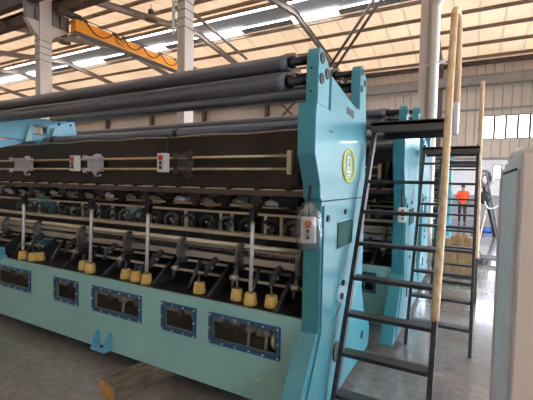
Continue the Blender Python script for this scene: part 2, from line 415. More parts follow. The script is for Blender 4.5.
def runway(y, label):
    t = thing('crane_runway_beam', (-20, y, 7.56), label, 'beam', 'crane runway beams')
    MB().box(-17, 28, -.012, .012, 0, .46).build('web', 'brown', t)
    MB().box(-17, 28, -.13, .13, .44, .47).box(-17, 28, -.13, .13, .0, .022).build('flange', 'brown', t)
    MB().box(-17, 28, -.03, .03, .47, .53).build('rail', 'dsteel', t)
runway(8.45, 'dark brown crane runway beam above the orange girder end')
runway(7.45, 'brown crane runway beam nearer the camera, top left corner')

t = thing('crane_girder', (-12.66, 8.62, 6.92), 'orange overhead crane girder with looped black festoon cable', 'crane')
MB().box(-.14, .14, 0, 11.8, .0, .43, .008).build('girder_box', 'girder', t)
MB().box(-.2, .2, 0, 11.8, -.03, .0).build('lower_flange', 'greysteel', t)
MB().box(-.12, .12, -.62, .25, .46, .62).box(-.05,.05,-.5,-.1,.6,.64).build('end_carriage', 'brown', t)
MB().tube([(.22,0,.47),(.22,11.8,.47)], .018, 8).box(.13,.24,0,.05,.42,.48).box(.13,.24,5,5.05,.42,.48).box(.13,.24,11,11.05,.42,.48).build('festoon_track', 'dsteel', t)
y = .3
ys = [.35, 1.55, 2.0, 3.0, 4.05, 5.2, 6.4, 7.7, 9.2, 10.6, 11.7]
for a, b in zip(ys, ys[1:]):
    d = min(.36, (b-a)*.32)
    MB().tube([(.23, a+(b-a)*i/12, .44 - d*math.sin(PI*i/12)**.8) for i in range(13)], .022, 6).build('festoon_cable', 'blackcable', t)
for a in ys: MB().box(.19,.27,a-.05,a+.05,.4,.46).build('cable_trolley', 'dsteel', t)
# crossed cable knot below the second trolley
MB().tube([(.23,1.6,.42),(.24,2.0,.2),(.24,1.75,.08),(.24,1.6,.22),(.24,2.0,.05)], .012, 6).build('festoon_cable', 'blackcable', t)

def high_bay(x, y, z, ztop, label):
    t = thing('high_bay_lamp', (x, y, z), label, 'lamp', 'hanging high bay lamps')
    MB().lathe([(.24,0),(.235,.04),(.2,.13),(.12,.2),(.1,.21)], (0,0,0)).build('reflector', 'lamp', t)
    MB().lathe([(.1,.2),(.11,.22),(.11,.38),(.07,.42),(.02,.43)], (0,0,0)).build('ballast_housing', 'brown', t)
    MB().lathe([(.225,.012),(.225,.02)], (0,0,0)).build('diffuser', 'white', t)
    MB().tube([(0,0,.42),(0,0,ztop-z)], .012, 6).build('hanger_rod', 'dsteel', t)
high_bay(-10.9, 10.6, 7.72, zr(10.6)-.1, 'high bay lamp hanging above the orange crane girder')
high_bay(-14.8, 9.7, 7.2, zr(9.7)-.1, 'high bay lamp hanging beside the flared left column')

# ------------------------------------------------------------------ the near warp knitting machine
ROOT = Vector((-3.2, 2.85, 0))
mach = thing('warp_knitting_machine', ROOT, 'long teal knitting machine nearest the camera, yellow oval emblem on its end frame', 'machine', 'warp knitting machines')
def P(mb, name, m, parent=None, label=None):
    o = mb.build(name, m, parent or mach, ROOT)
    if label: o['label'] = label
    return o
XE = -.85; X0 = -7.6; XI = -.97
YB = 2.317
# base beam: front skin around the five inspection openings, back, floor and ends
PAN = [(-4.85,-4.15), (-3.735,-3.345), (-3.135,-2.48), (-2.245,-1.875), (-1.75,-1.13)]
zlo, zhi = .465, .705; g = .03
mb = MB()
mb.box(X0, XI, YB, YB+.03, .12, zlo+g).box(X0, XI, YB, YB+.03, zhi-g, .785)
xs = [X0] + [v for a, b in PAN for v in (a+g, b-g)] + [XI]
for i in range(0, len(xs), 2): mb.box(xs[i], xs[i+1], YB, YB+.03, zlo+g, zhi-g)
mb.box(X0, XI, YB+.03, 3.32, .12, .15).box(X0, XI, 3.29, 3.32, .15, .785).box(X0, X0+.03, YB+.03, 3.29, .15, .785)
P(mb, 'base_beam', 'teal_d')
P(MB().box(X0, XI, YB+.03, 3.29, .755, .79, .004), 'oil_tray', 'black', label='black tray top')
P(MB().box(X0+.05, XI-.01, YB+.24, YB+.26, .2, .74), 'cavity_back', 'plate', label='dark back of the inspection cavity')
for x in (-7.2, -5.4, -3.3, -1.5):
    P(MB().lathe([(.09,0),(.09,.02),(.05,.025),(.03,.03),(.03,.12)], (x, 2.75, 0)), 'levelling_foot', 'dsteel')
for i, (a, b) in enumerate(PAN):
    t = .032
    mb = MB().box(a, b, YB-.014, YB, zhi-t, zhi, .002).box(a, b, YB-.014, YB, zlo, zlo+t, .002).box(a, a+t, YB-.014, YB, zlo+t, zhi-t, .002).box(b-t, b, YB-.014, YB, zlo+t, zhi-t, .002)
    fr = P(mb, 'inspection_window_frame', 'blue')
    P(MB().box(a+t, b-t, YB-.006, YB-.003, zlo+t, zhi-t), 'pane', 'pane', fr)
    nx = 6 if b-a > .5 else 4
    for kx in range(nx):
        for z in (zlo+t/2, zhi-t/2):
            x = a+t/2 + (b-a-t)*kx/(nx-1)
            P(MB().lathe([(.0075,0),(.0075,-.006),(.004,-.009)], (x, YB-.014, z), 'Y', 8), 'screw', 'white', fr)
    for x in (a+t/2, b-t/2):
        P(MB().lathe([(.0075,0),(.0075,-.006),(.004,-.009)], (x, YB-.014, (zlo+zhi)/2), 'Y', 8), 'screw', 'white', fr)
# camshaft and cranks behind the windows
P(MB().cyl((X0+.1, YB+.14, .60), (XI-.03, YB+.14, .60), .026), 'crank_shaft', 'warm')
for x in (-4.7,-4.45,-3.62,-3.04,-2.86,-2.66,-2.13,-1.98,-1.66,-1.5,-1.36,-1.2):
    P(MB().lathe([(.05,-.025),(.058,-.02),(.058,.02),(.05,.025)], (x, YB+.14, .60), 'X', 18), 'eccentric', random.choice(['steel','iron','iron']))
for x in (-2.79,-2.58,-1.95,-1.43,-1.28):
    P(MB().tube([(x, YB+.06, .485),(x, YB+.075, .6)], .0115, 10).lathe([(.022,-.03),(.022,.03)], (x,YB+.09,.6), 'X', 12), 'connecting_rod', 'white')
P(MB().lathe([(.05,-.012),(.072,-.01),(.072,.01),(.05,.012)], (-1.19, YB+.06, .59), 'X', 22), 'timing_gear', 'brass', label='brass gear seen through the end window')
P(MB().ring((-3.0, YB+.05, .65), 'Y', .03, .008, 14, 6), 'lifting_eye', 'white')
P(MB().lathe([(.013,0),(.013,-.006),(.007,-.007),(.007,-.012)], (-1.305, YB, .273), 'Y', 12), 'drain_plug', 'steel')
# tie-down clevis at the foot of the base
ck = [(2.235,.145),(2.316,.145),(2.316,.30),(2.295,.298),(2.265,.27),(2.245,.22)]
cl = P(MB().yz(ck, -3.05, -3.03, .003).yz(ck, -2.885, -2.865, .003).box(-3.055,-2.86,2.228,2.316,.135,.155,.003), 'anchor_clevis', 'sky')
P(MB().cyl((-2.96,2.28,.153),(-2.96,2.28,.172),.016), 'anchor_bolt', 'dsteel', cl)
# rear and inner plates, plus a dark sheet standing in for shade
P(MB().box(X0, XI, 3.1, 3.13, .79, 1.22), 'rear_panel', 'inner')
P(MB().box(X0, XI, 2.98, 3.06, 1.42, 1.60, .01), 'rear_cross_beam', 'black')
P(MB().box(X0, XI, 3.14, 3.17, .79, 2.02), 'shade_backing', 'inner')  # added dark sheet; makes the gaps behind the levers look shaded
for a, b, z0, z1 in ((-7.0,-5.33,1.5,1.63),(-4.6,-4.0,1.53,1.62),(-4.47,-4.2,1.27,1.36),(-3.36,-3.18,1.3,1.42),(-2.72,-2.45,1.5,1.57),(-2.05,-1.8,1.49,1.56),(-5.4,-5.0,1.27,1.4)):
    P(MB().box(a, b, 2.9, 2.96, z0, z1, .006), 'bearer_bracket', 'teal_d')

# ---- end frame
prof = [(1.83,.1),(2.30,.72),(2.30,1.60),(2.275,1.62),(2.27,1.70),(2.165,1.90),(2.165,2.13),(2.175,2.22),(2.39,2.215),(2.40,2.205),(2.43,2.205),(2.435,2.43),(2.46,2.435),
        (2.97,2.345),(3.10,2.33),(3.34,2.45),(3.40,2.28),(3.42,2.20),(3.42,.76),(3.53,.52),(3.72,.36),(3.78,.29),(3.75,.12),(3.70,.1)]
ef = P(MB().yz(prof, XI, XE, .006), 'end_frame', 'teal')
for a in ([(2.175,2.2),(2.18,2.5),(2.20,2.545),(2.235,2.555),(2.27,2.545),(2.385,2.47),(2.395,2.44),(2.385,2.2)],
          [(3.14,2.32),(3.145,2.655),(3.165,2.70),(3.20,2.71),(3.235,2.70),(3.33,2.64),(3.345,2.60),(3.345,2.40)]):
    P(MB().yz(a, -.925, XE+.004, .006), 'roller_bracket', 'teal', ef)
# casting joint and lower cover
P(MB().box(XE-.002, XE+.004, 2.30, 3.41, 1.592, 1.602), 'joint_line', 'cheekgreen', ef)
P(MB().yz([(2.33,.72),(2.33,1.57),(2.545,1.57),(2.55,.9),(2.50,.14),(1.95,.14)], XE-.004, XE+.012, .004), 'post_cover', 'teal', ef)
P(MB().box(XE, XE+.008, 2.65, 3.03, 1.235, 1.43, .002), 'cover_plate', 'cheekgreen', ef, 'dark green rectangular plate')
mb = MB().box(XE, XE+.004, 2.635, 3.045, 1.43, 1.437).box(XE, XE+.004, 2.635, 3.045, 1.228, 1.235); P(mb, 'plate_edge', 'sky', ef)
for y, z, r in ((2.24,2.492,.034),(2.335,2.42,.034),(2.235,2.366,.034),(3.195,2.655,.028),(3.28,2.58,.028),(3.19,2.515,.028)):
    P(MB().lathe([(r,0),(r,.006),(r*.8,.007),(r*.75,.004)], (XE+.004, y, z), 'X', 20), 'bearing_cap', 'rubber', ef)
for y, z, r in ((2.40,1.48,.024),(2.83,1.50,.022),(2.83,.945,.024),(2.815,.842,.026),(2.70,.45,.075),(3.47,.305,.036)):
    P(MB().lathe([(r,0),(r,.008),(r*.7,.009),(r*.66,.006)], (XE+(.012 if y<2.5 else 0), y, z), 'X', 20), 'hole_cap', 'rubber', ef)
P(MB().yz([(2.80,2.295),(2.99,2.295),(2.99,2.235),(2.80,2.25)], XE-.01, XE+.003), 'slot', 'rubber', ef)
P(MB().yz([(2.42,2.072),(2.49,2.072),(2.49,2.062),(2.42,2.06)], XE-.01, XE+.003), 'slot', 'rubber', ef)
P(MB().box(XE-.01, XE+.003, 2.375, 2.39, 1.49, 1.497), 'slot', 'rubber', ef)
for z in (2.42,2.28): P(MB().lathe([(.008,0),(.008,-.003)], (-.89, 2.177, z), 'Y', 10), 'set_screw', 'rubber', ef)
P(MB().yz([(2.36,.66),(3.05,.845),(3.05,.835),(2.36,.65)], XE-.001, XE+.0035), 'weld_seam', 'teal', ef)
# oval emblem: two rings with an upright box and a small block inside
em = P(MB().ring((XE+.004, 2.89, 1.855), 'X', .165, .0075, 40, 6, .76).ring((XE+.004, 2.89, 1.855), 'X', .135, .005, 40, 6, .76), 'emblem', 'emblem', ef, 'yellow oval emblem')
mb = MB()
mb.box(XE+.001, XE+.005, 2.83, 2.845, 1.835, 1.925).box(XE+.001, XE+.005, 2.92, 2.935, 1.835, 1.925).box(XE+.001, XE+.005, 2.83, 2.935, 1.915, 1.925).box(XE+.001, XE+.005, 2.83, 2.935, 1.835, 1.845)
mb.box(XE+.001, XE+.005, 2.835, 2.93, 1.80, 1.815).box(XE+.001, XE+.005, 2.855, 2.91, 1.775, 1.787)
P(mb, 'emblem_mark', 'emblem', ef)
# foot front cover (inclined) gives the wedge its own face
P(MB().yz([(1.83,.1),(2.30,.72),(2.26,.73),(1.8,.12)], XI-.002, XE+.001, .003), 'foot_facing', 'teal', ef)

# ---- middle frame on the left, and its long rear arm with the opening
mf = P(MB().yz([(2.84,.8),(2.84,2.19),(3.33,2.22),(3.32,2.0),(3.08,1.9),(3.08,.8)], -4.97, -4.87, .006), 'middle_frame', 'sky')
mb = MB()
o0, o1, z0, z1 = 2.74, 2.90, 2.265, 2.36
mb.yz([(2.2,2.19),(o0,2.165),(o0,2.45),(2.35,2.40),(2.2,2.38)], -4.9, -4.80).yz([(o1,2.19),(3.33,2.235),(3.27,2.52),(3.04,2.455),(o1,2.46)], -4.9, -4.80).yz([(o0,2.165),(o1,2.17),(o1,z0),(o0,z0)], -4.9, -4.80).yz([(o0,z1),(o1,z1),(o1,2.46),(o0,2.452)], -4.9, -4.80)
P(mb, 'frame_arm', 'sky', mf)
for y in (2.66, 2.965): P(MB().yz([(y-.06,2.15),(y+.02,2.16),(y,2.36)], -4.80, -4.74, .003), 'gusset', 'teal_d', mf)
P(MB().box(-4.795, -4.785, o0-.015, o1+.015, z0-.015, z0).box(-4.795, -4.785, o0-.015, o1+.015, z1, z1+.012), 'opening_rim', 'dsteel', mf)
for y, z in ((3.06,2.42),(3.22,2.43)): P(MB().lathe([(.017,0),(.017,.004)], (-4.8,y,z), 'X', 12), 'bolt_hole', 'rubber', mf)
P(MB().yz([(2.0,1.98),(2.2,2.0),(2.72,2.17),(2.6,2.2),(2.2,2.1),(2.0,2.08)], -4.9, -4.82, .004), 'arm_strut', 'sky', mf)
P(MB().box(-4.87,-4.74,2.27,2.36,.79,.9,.006).box(-4.78,-4.7,2.28,2.36,.78,.81,.004), 'foot_block', 'sky', mf)

# ---- rollers (three in front, three behind) and their journals
for y, z, r, xe in ((2.24,2.492,.052,-1.075),(2.335,2.42,.046,-1.085),(2.235,2.366,.053,-1.085),(3.195,2.655,.05,-1.1),(3.28,2.58,.046,-1.1),(3.19,2.515,.048,-1.1)):
    xl = X0 if y < 3 else -5.15
    ro = P(MB().lathe([(r*.6,xl),(r,xl+.004),(r,xe-.05),(r*1.03,xe-.048),(r*1.03,xe-.03),(r,xe-.028),(r,xe),(r*.62,xe+.002)], (0,y,z), 'X', 28), 'warp_roller', 'roll')
    P(MB().lathe([(r*.6,xe),(r*.6,xe+.015),(r*.74,xe+.017),(r*.74,xe+.04),(r*.52,xe+.043),(r*.52,-.926)], (0,y,z), 'X', 20), 'journal', 'black', ro)
    P(MB().ring((xe+.003,y,z), 'X', r*.88, r*.09, 24, 6), 'end_collar', 'dsteel', ro)
    P(MB().tube([(xe-.02,y-.02,z+r*.95),(xe+.05,y-.02,z+r*.9),(xe+.06,y,z+r*.6)], .008, 8), 'latch_pin', 'steel', ro)
P(MB().cyl((X0, 2.9, 2.18), (XI, 2.9, 2.18), .057, 24), 'lower_guide_tube', 'roll')
for x in (-4.62, -2.6): P(MB().lathe([(.062,-.03),(.064,-.028),(.064,.028),(.062,.03)], (x,2.9,2.18),'X',24), 'tube_clamp', 'black')

# ---- dark upper beam with rods, clamps, ledge and wire
ub = P(MB().box(X0, XI, 2.6, 2.68, 1.67, 2.10, .004), 'upper_beam', 'plate')
P(MB().box(X0, XI, 2.594, 2.6, 1.86, 1.872).box(X0, XI, 2.594, 2.6, 1.775, 1.78), 'beam_groove', 'black', ub)
P(MB().tube([(X0 + (XI-X0)*i/60, 2.59, 2.108 + .006*math.sin(i*.9)) for i in range(61)], .005, 6), 'pull_wire', 'brass', ub)
for i in range(24): 
    x = -5.2 + i*.178
    P(MB().lathe([(.013,0),(.013,-.006),(.009,-.008)], (x, 2.6, 1.735 if i%3 else 1.75), 'Y', 10), 'beam_bolt', 'black', ub)
P(MB().box(X0, XI, 2.48, 2.6, 1.640, 1.662, .003), 'ledge_bar', 'warm')
P(MB().box(X0, XI, 2.44, 2.478, 1.615, 1.655), 'ledge_channel', 'brown')
for i in range(16):
    x = -5.1 + i*.262
    P(MB().box(x-.022, x+.022, 2.465, 2.55, 1.645, 1.68, .003), 'ledge_clamp', 'black')
for z, m in ((1.912,'brass'),(1.815,'brass')):
    P(MB().cyl((X0, 2.5, z), (-1.15, 2.5, z), .0105, 10), 'guide_rod', m)
P(MB().box(-1.19,-1.15,2.475,2.525,1.775,1.95,.006), 'rod_end_bracket', 'warm')
P(MB().lathe([(.14,-.02),(.15,-.015),(.15,.015),(.14,.02)], (-1.07,2.55,1.83), 'X', 26), 'chain_wheel', 'black')
def rod_clamp(x0, x1, m):
    mb = MB().box(x0, x1, 2.53, 2.57, 1.805, 1.915, .006)
    for z, s in ((1.912,1),(1.815,-1)):
        mb.box(x0-.01, x1+.02, 2.48, 2.56, z+.012*s-.012, z+.012*s+.016, .005)
        for x in (x0+.03, x1): mb.lathe([(.026,0),(.026,-.03)], (x, 2.50, z+.015*s), 'Y', 14)
    mb.tube([(x1-.1,2.52,1.79),(x1-.04,2.5,1.75),(x1+.03,2.5,1.755)], .014, 8)
    mb.tube([(x1-.1,2.52,1.94),(x1-.03,2.5,1.955),(x1+.04,2.5,1.95)], .012, 8)
    c = P(mb, 'rod_clamp', m)
    P(MB().ring((x0+.03,2.485,1.93),'Y',.02,.007,14,6).ring((x0+.03,2.485,1.80),'Y',.02,.007,14,6).ring((x1+.02,2.485,1.77),'Y',.018,.006,14,6), 'clamp_ring', 'black', c)
rod_clamp(-4.86, -4.52, 'lilac'); rod_clamp(-3.5, -3.29, 'lilac'); rod_clamp(-2.28, -2.1, 'dsteel')

# ---- guide bars, pattern levers between ledge and needle bar
P(MB().cyl((X0, 2.8, 1.50), (XI, 2.8, 1.50), .011, 10), 'pattern_rod', 'brass')
P(MB().cyl((X0, 2.82, 1.57), (XI, 2.82, 1.57), .013, 10), 'pattern_rod', 'dsteel')
for x in (-4.6,-3.62,-3.5,-2.79,-2.12,-1.72,-1.26,-5.2):
    P(MB().lathe([(.02,-.05),(.024,-.048),(.024,.048),(.02,.05)], (x,2.8,1.50),'X',16), 'rod_collar', 'brass')
P(MB().box(X0, XI, 2.735, 2.76, 1.432, 1.452, .003), 'upper_rail', 'warm')
P(MB().box(X0, XI, 2.66, 2.76, 1.252, 1.280, .003), 'comb_bar', 'warm')
for i in range(14):
    x = -5.3 + i*.315
    if x > -1.1: break
    # black slide block with a grey lug under the ledge
    P(MB().box(x-.06, x+.05, 2.62, 2.74, 1.53, 1.60, .006).box(x-.02,x+.03,2.6,2.66,1.5,1.55,.004), 'slide_block', 'black' if i%2 else 'dsteel')
    P(MB().tube([(x+.09,2.62,1.545),(x+.14,2.6,1.555),(x+.2,2.62,1.54)], [.018,.026,.014], 10), 'slide_lug', 'iron' if i%3 else 'lilac')
for i in range(19):
    x = -5.05 + i*.212
    if x > -1.05: break
    mb = MB().tube([(x-.07,2.7,1.30),(x-.05,2.68,1.37),(x,2.68,1.405),(x+.06,2.69,1.40),(x+.085,2.7,1.35)], .013, 8)
    mb.box(x-.03, x+.02, 2.74, 2.79, 1.285, 1.36, .006).lathe([(.024,0),(.024,-.02),(.012,-.024)], (x+.05,2.69,1.335), 'Y', 12)
    lv = P(mb, 'pattern_lever', 'dsteel' if i%3 else 'iron')
    P(MB().lathe([(.01,0),(.01,-.012)], (x-.01,2.715,1.345), 'Y', 10), 'lever_screw', 'white', lv)
for x in (-5.0,-4.3,-3.85,-3.35,-2.80,-2.34,-1.82,-1.34):
    P(MB().box(x-.012, x+.012, 2.71, 2.735, 1.28, 1.435, .003), 'rail_post', 'warm')
for x in (-4.65,-3.55,-1.93,-1.48):
    P(MB().box(x-.012, x+.012, 2.70, 2.708, 1.285, 1.435), 'guide_strip', 'white')
# needle bar with its comb of teeth
P(MB().box(X0, XI, 2.66, 2.70, 1.195, 1.25), 'needle_bar', 'black')
mb = MB()
x = -5.0
while x < XI-.03: mb.box(x, x+.008, 2.648, 2.662, 1.2, 1.243); x += .024
P(mb, 'needle_row', 'rib')
P(MB().cyl((X0, 2.6, 1.19), (XI, 2.6, 1.19), .02, 14), 'main_shaft', 'warm')
P(MB().box(X0, XI, 2.575, 2.64, 1.128, 1.164, .002), 'rack_bar', 'steel')
mb = MB(); x = -3.5
while x < XI-.03: mb.box(x, x+.012, 2.562, 2.58, 1.132, 1.156); x += .026
P(mb, 'rack_teeth', 'dsteel')
P(MB().box(X0, XI, 2.58, 2.66, 1.045, 1.10, .004), 'lower_bar', 'steel')
for z, y in ((.978,2.7),(.878,2.7)):
    P(MB().cyl((X0, y, z), (XI, y, z), .0125, 10), 'tie_rod', 'warm')
# ---- curved cams on the shaft, ribs, knobs, push rods, knuckle arms
for x in (-5.1,-4.42,-3.62,-2.92,-2.24,-1.63,-1.10):
    mb = MB()
    n = 18; R = .115
    mb.yz([(2.6+math.cos(a)*.075-.03, 1.10+math.sin(a)*R) for a in [2*PI*i/22 for i in range(22)]], x-.018, x+.018, .003)
    cm = P(mb, 'shaft_cam', 'iron')
    P(MB().ring((x+.018,2.57,1.10),'X',.07,.012,24,6,1.4), 'cam_rim', 'dsteel', cm)
    P(MB().tube([(x,2.54,1.02),(x+.005,2.49,.985),(x+.01,2.45,.94),(x+.01,2.435,.88)], [.026,.022,.018,.014], 10), 'cam_arm', 'dsteel', cm)
    P(MB().lathe([(.022,-.03),(.022,.03)], (x+.01,2.46,.955),'X',14), 'cam_pin', 'steel', cm)
for x in (-5.0,-4.3,-3.68,-3.06,-2.43,-1.81,-1.2):
    P(MB().yz([(2.36,.79),(2.40,.79),(2.40,.79),(2.98,.79),(2.98,1.07),(2.78,1.07)], x-.016, x+.016, .002), 'rib_plate', 'rib')
    ka = MB().tube([(x-.07,2.66,1.06),(x-.08,2.56,1.04),(x-.085,2.49,.99),(x-.09,2.45,.93)], [.028,.03,.024,.016], 10).lathe([(.03,-.028),(.03,.028)], (x-.085,2.5,.995),'X',14)
    ka = P(ka, 'knuckle_arm', 'rib')
    P(MB().lathe([(.012,-.034),(.012,.034)], (x-.085,2.5,.995),'X',10), 'knuckle_pin', 'steel', ka)
for x, y in ((-5.2,2.36),(-4.44,2.37),(-4.26,2.38),(-4.22,2.43),(-3.43,2.41),(-3.27,2.37),(-2.80,2.40),(-2.66,2.39),(-2.51,2.375),(-1.945,2.41),(-1.576,2.415),(-1.43,2.375),(-1.27,2.41)):
    y += .025
    kb = P(MB().lathe([(.047,.79),(.052,.794),(.053,.814),(.049,.817),(.05,.821),(.05,.836),(.046,.84),(.045,.872),(.039,.88),(.018,.882)], (x,y,0), 'Z', 20), 'yellow_cap', 'yellow')
    P(MB().lathe([(.016,.876),(.016,.89),(.010,.892),(.010,.95)], (x,y,0), 'Z', 12), 'cap_stem', 'dsteel', kb)
for x, y in ((-4.44,2.37),(-3.27,2.37),(-2.51,2.375),(-1.43,2.375)):
    y += .025
    pr_ = P(MB().tube([(x,y,.93),(x,y+.015,1.40)], .0155, 12), 'push_rod', 'white')
    P(MB().tube([(x,y,.88),(x,y,.935)], [.012,.018], 12), 'rod_end', 'steel', pr_)
    P(MB().tube([(x,y+.015,1.40),(x,y+.016,1.425)], [.019,.014], 12), 'rod_end', 'steel', pr_)
    P(MB().box(x-.022,x+.022,y-.01,y+.05,1.42,1.50,.006).tube([(x,y+.02,1.49),(x,y+.05,1.53)],.016,10), 'rod_yoke', 'black', pr_)
# brown/grey small linkage between the ribs
for x in (-4.75,-4.05,-3.45,-2.7,-2.1,-1.5):
    P(MB().tube([(x,2.64,1.0),(x+.03,2.56,.95),(x+.03,2.5,.88),(x+.02,2.46,.80)], [.018,.02,.016,.014], 8), 'lower_link', 'dsteel')
P(MB().box(-2.66,-2.60,2.43,2.47,.9,.93,.004), 'blue_clip', 'blue')

# ---- machines in the rows behind: same build, only their visible right ends
SKIP = {'screw','beam_bolt','lever_screw','latch_pin','needle_row','rack_teeth','clamp_ring','knuckle_pin','cap_stem','middle_frame','anchor_clevis','drain_plug','pull_wire','slot','joint_line','festoon_cable','emblem','emblem_mark','yellow_cap','push_rod','timing_gear'}
def keep(ch):
    nm = ch.name.split('.')[0]
    if nm in SKIP: return False
    mx_ = max(v.co.x for v in ch.data.vertices) + ROOT.x
    return mx_ > -1.9
for dx, dy, lab in ((.22, 2.0, 'teal warp knitting machine second from the camera, behind the near ladder'), (.18, 3.98, 'teal warp knitting machine third from the camera, beside the second ladder'), (.33, 9.7, 'teal warp knitting machine farthest away, seen past the two ladders')):
    m2 = copy_tree(mach, None, keep); m2.location = ROOT + Vector((dx, dy, 0)); m2['label'] = lab

# ------------------------------------------------------------------ pendant control boxes
def pendant(loc, w, h, d, label, rot=(0,0,0), cable=None, bag=False):
    t = thing('control_pendant', loc, label, 'control box', 'white push-button control boxes'); t.rotation_euler = rot
    MB().box(-w/2, w/2, -d, 0, 0, h, .008).build('housing', 'box', t)
    for i, (fz, m, r) in enumerate(((.76,'red',.24),(.48,'green',.15),(.24,'green',.15))):
        MB().lathe([(w*r,0),(w*r,-.008),(w*r*.85,-.016),(w*r*.4,-.017)], (-.0 if i != 1 else .0, -d, h*fz), 'Y', 16).build('push_button', m, t)
    MB().box(-w*.32, w*.32, -d-.002, -d, h*.6, h*.62).box(-w*.32,w*.32,-d-.002,-d,h*.34,h*.36).build('label_line', 'dsteel', t)
    if cable: MB().tube(cable, .009, 8).build('cable', 'blackcable', t)
    if bag:
        mb = MB()
        prof = [(.02,h+.09),(.045,h+.06),(.078,h+.02),(.082,h*.6),(.083,h*.3),(.075,-.02),(.045,-.05),(.012,-.055)]
        rings = []
        for r, z in prof:
            rings.append([mb.bm.verts.new((math.cos(2*PI*k/18)*r*(1+.1*math.sin(k*2.3+z*30)), -d/2 + math.sin(2*PI*k/18)*r*.62*(1+.12*math.sin(k*3.1+z*21)), z)) for k in range(18)])
        for i in range(len(rings)-1):
            for k in range(18): f = mb.bm.faces.new((rings[i][k], rings[i][(k+1)%18], rings[i+1][(k+1)%18], rings[i+1][k])); f.smooth = True
        mb.build('plastic_bag', 'clear', t)
    return t
pendant((-3.575, 2.475, 1.79), .105, .16, .055, 'white control box with red button on the guide rods, leftmost of the boxes')
pendant((-2.365, 2.475, 1.785), .10, .165, .055, 'white control box with red button hung by a short black cable on the guide rods', cable=[(.02,-.03,.165),(.02,-.01,.22),(-.01,.04,.30),(-.02,.1,.33)])
pendant((-.915, 2.265, 1.33), .095, .17, .05, 'control box wrapped in clear plastic hanging on the teal end post', rot=(0,0,math.radians(14)), cable=[(0,-.025,.17),(0,-.025,.22),(-.004,-.012,.30),(0,.0,.37)], bag=True)
pendant((-.655, 4.255, 1.31), .08, .16, .05, 'white control box hanging on the end post of the second machine', rot=(0,0,math.radians(20)), cable=[(0,-.02,.16),(0,-.02,.22),(0,0,.36)])

# ------------------------------------------------------------------ ladders with platforms
def stair(x0, x1, y0, ntread, slope, ztop, yplat, label, rail_top, group='steel access ladders', start=1, pz=.25, rail=None, plat_len=.75, platx=None):
    L = Vector(((x0+x1)/2, y0, 0))
    t = thing('access_ladder', L, label, 'ladder', group)
    B = lambda mb, n, m, p=None: mb.build(n, m, p or t, L)
    for x in (x0, x1):
        zt = ztop
        a = (x, y0, 0); b = (x, y0+slope*zt, zt)
        B(MB().beam(a, b, .034, .062, up=(0,-1,.5), bev=.003), 'stringer', 'ladder')
    for i in range(1, ntread+1):
        z = pz*i; y = y0 + slope*z
        B(MB().box(x0+.017, x1-.017, y-.045, y+.06, z-.028, z, .003), 'tread', 'checker')
    px0, px1 = platx or (x0-.05, x1)
    pl = B(MB().box(px0, px1, yplat, yplat+plat_len, ztop-.055, ztop-.03).box(px0, px1, yplat+plat_len-.05, yplat+plat_len, ztop-.11, ztop-.02, .003), 'platform', 'ladder')
    B(MB().box(px0, px1, yplat, yplat+.05, ztop-.11, ztop-.02, .003), 'platform_front', 'brown', pl)
    B(MB().box(px0, px1, yplat+.05, yplat+plat_len-.05, ztop-.03, ztop-.024), 'platform_deck', 'checker', pl)
    if rail:
        h = B(MB().tube(rail[0], rail[1], 12), 'handrail', 'wrap')
    return t
# first ladder: right handrail wrapped in paper, rising in a tall narrow loop
def sm(pts, n=6):
    out = []
    P_ = [Vector(p) for p in pts]; P_ = [P_[0]] + P_ + [P_[-1]]
    for i in range(1, len(P_)-2):
        for k in range(n):
            t = k/n; a, b, c, d = P_[i-1:i+3]
            out.append(.5*((2*b)+(-a+c)*t+(2*a-5*b+4*c-d)*t*t+(-a+3*b-3*c+d)*t*t*t))
    out.append(P_[-2]); return out
r1 = sm([(-.175,2.62,.84),(-.175,2.80,1.18),(-.175,3.0,1.6),(-.175,3.12,2.1),(-.172,3.2,2.6),(-.17,3.3,2.98),(-.17,3.36,3.09),(-.155,3.45,3.12),(-.145,3.52,3.06),(-.14,3.56,2.9),(-.138,3.58,2.5),(-.138,3.6,2.2)])
lad = stair(-.79, -.185, 2.39, 7, .4985, 2.28, 3.36, 'dark steel ladder nearest the camera, with paper-wrapped handrail looping up at its right side', 3.1, rail=(r1, .026), plat_len=.62, platx=(-.80,-.185))
L1 = Vector(((-.79-.185)/2, 2.39, 0))
MB().box(-.165,-.12,3.55,3.64,2.15,2.42,.01).build('rail_socket', 'white', lad, L1)
r2 = sm([(.075,4.72,.92),(.075,4.95,1.35),(.072,5.15,1.8),(.07,5.3,2.3),(.07,5.38,2.85),(.07,5.42,3.0)])
lad2 = stair(-.555, .05, 4.2, 8, .4985, 2.22, 5.2, 'second dark steel ladder from the camera, with a straight paper-wrapped handrail', 3, rail=(r2, .025), plat_len=.55, platx=(-.575,.07))
lad3 = stair(-.49, .11, 6.25, 8, .4985, 2.15, 7.15, 'dark steel ladder third from the camera, in front of the plywood crate', 3, plat_len=.55, platx=(-.5,.12))
L3 = Vector(((-.49+.11)/2, 6.25, 0))
MB().box(-.5,.12,7.12,7.15,2.06,2.10,.004).build('platform_edge', 'wrap', lad3, L3)

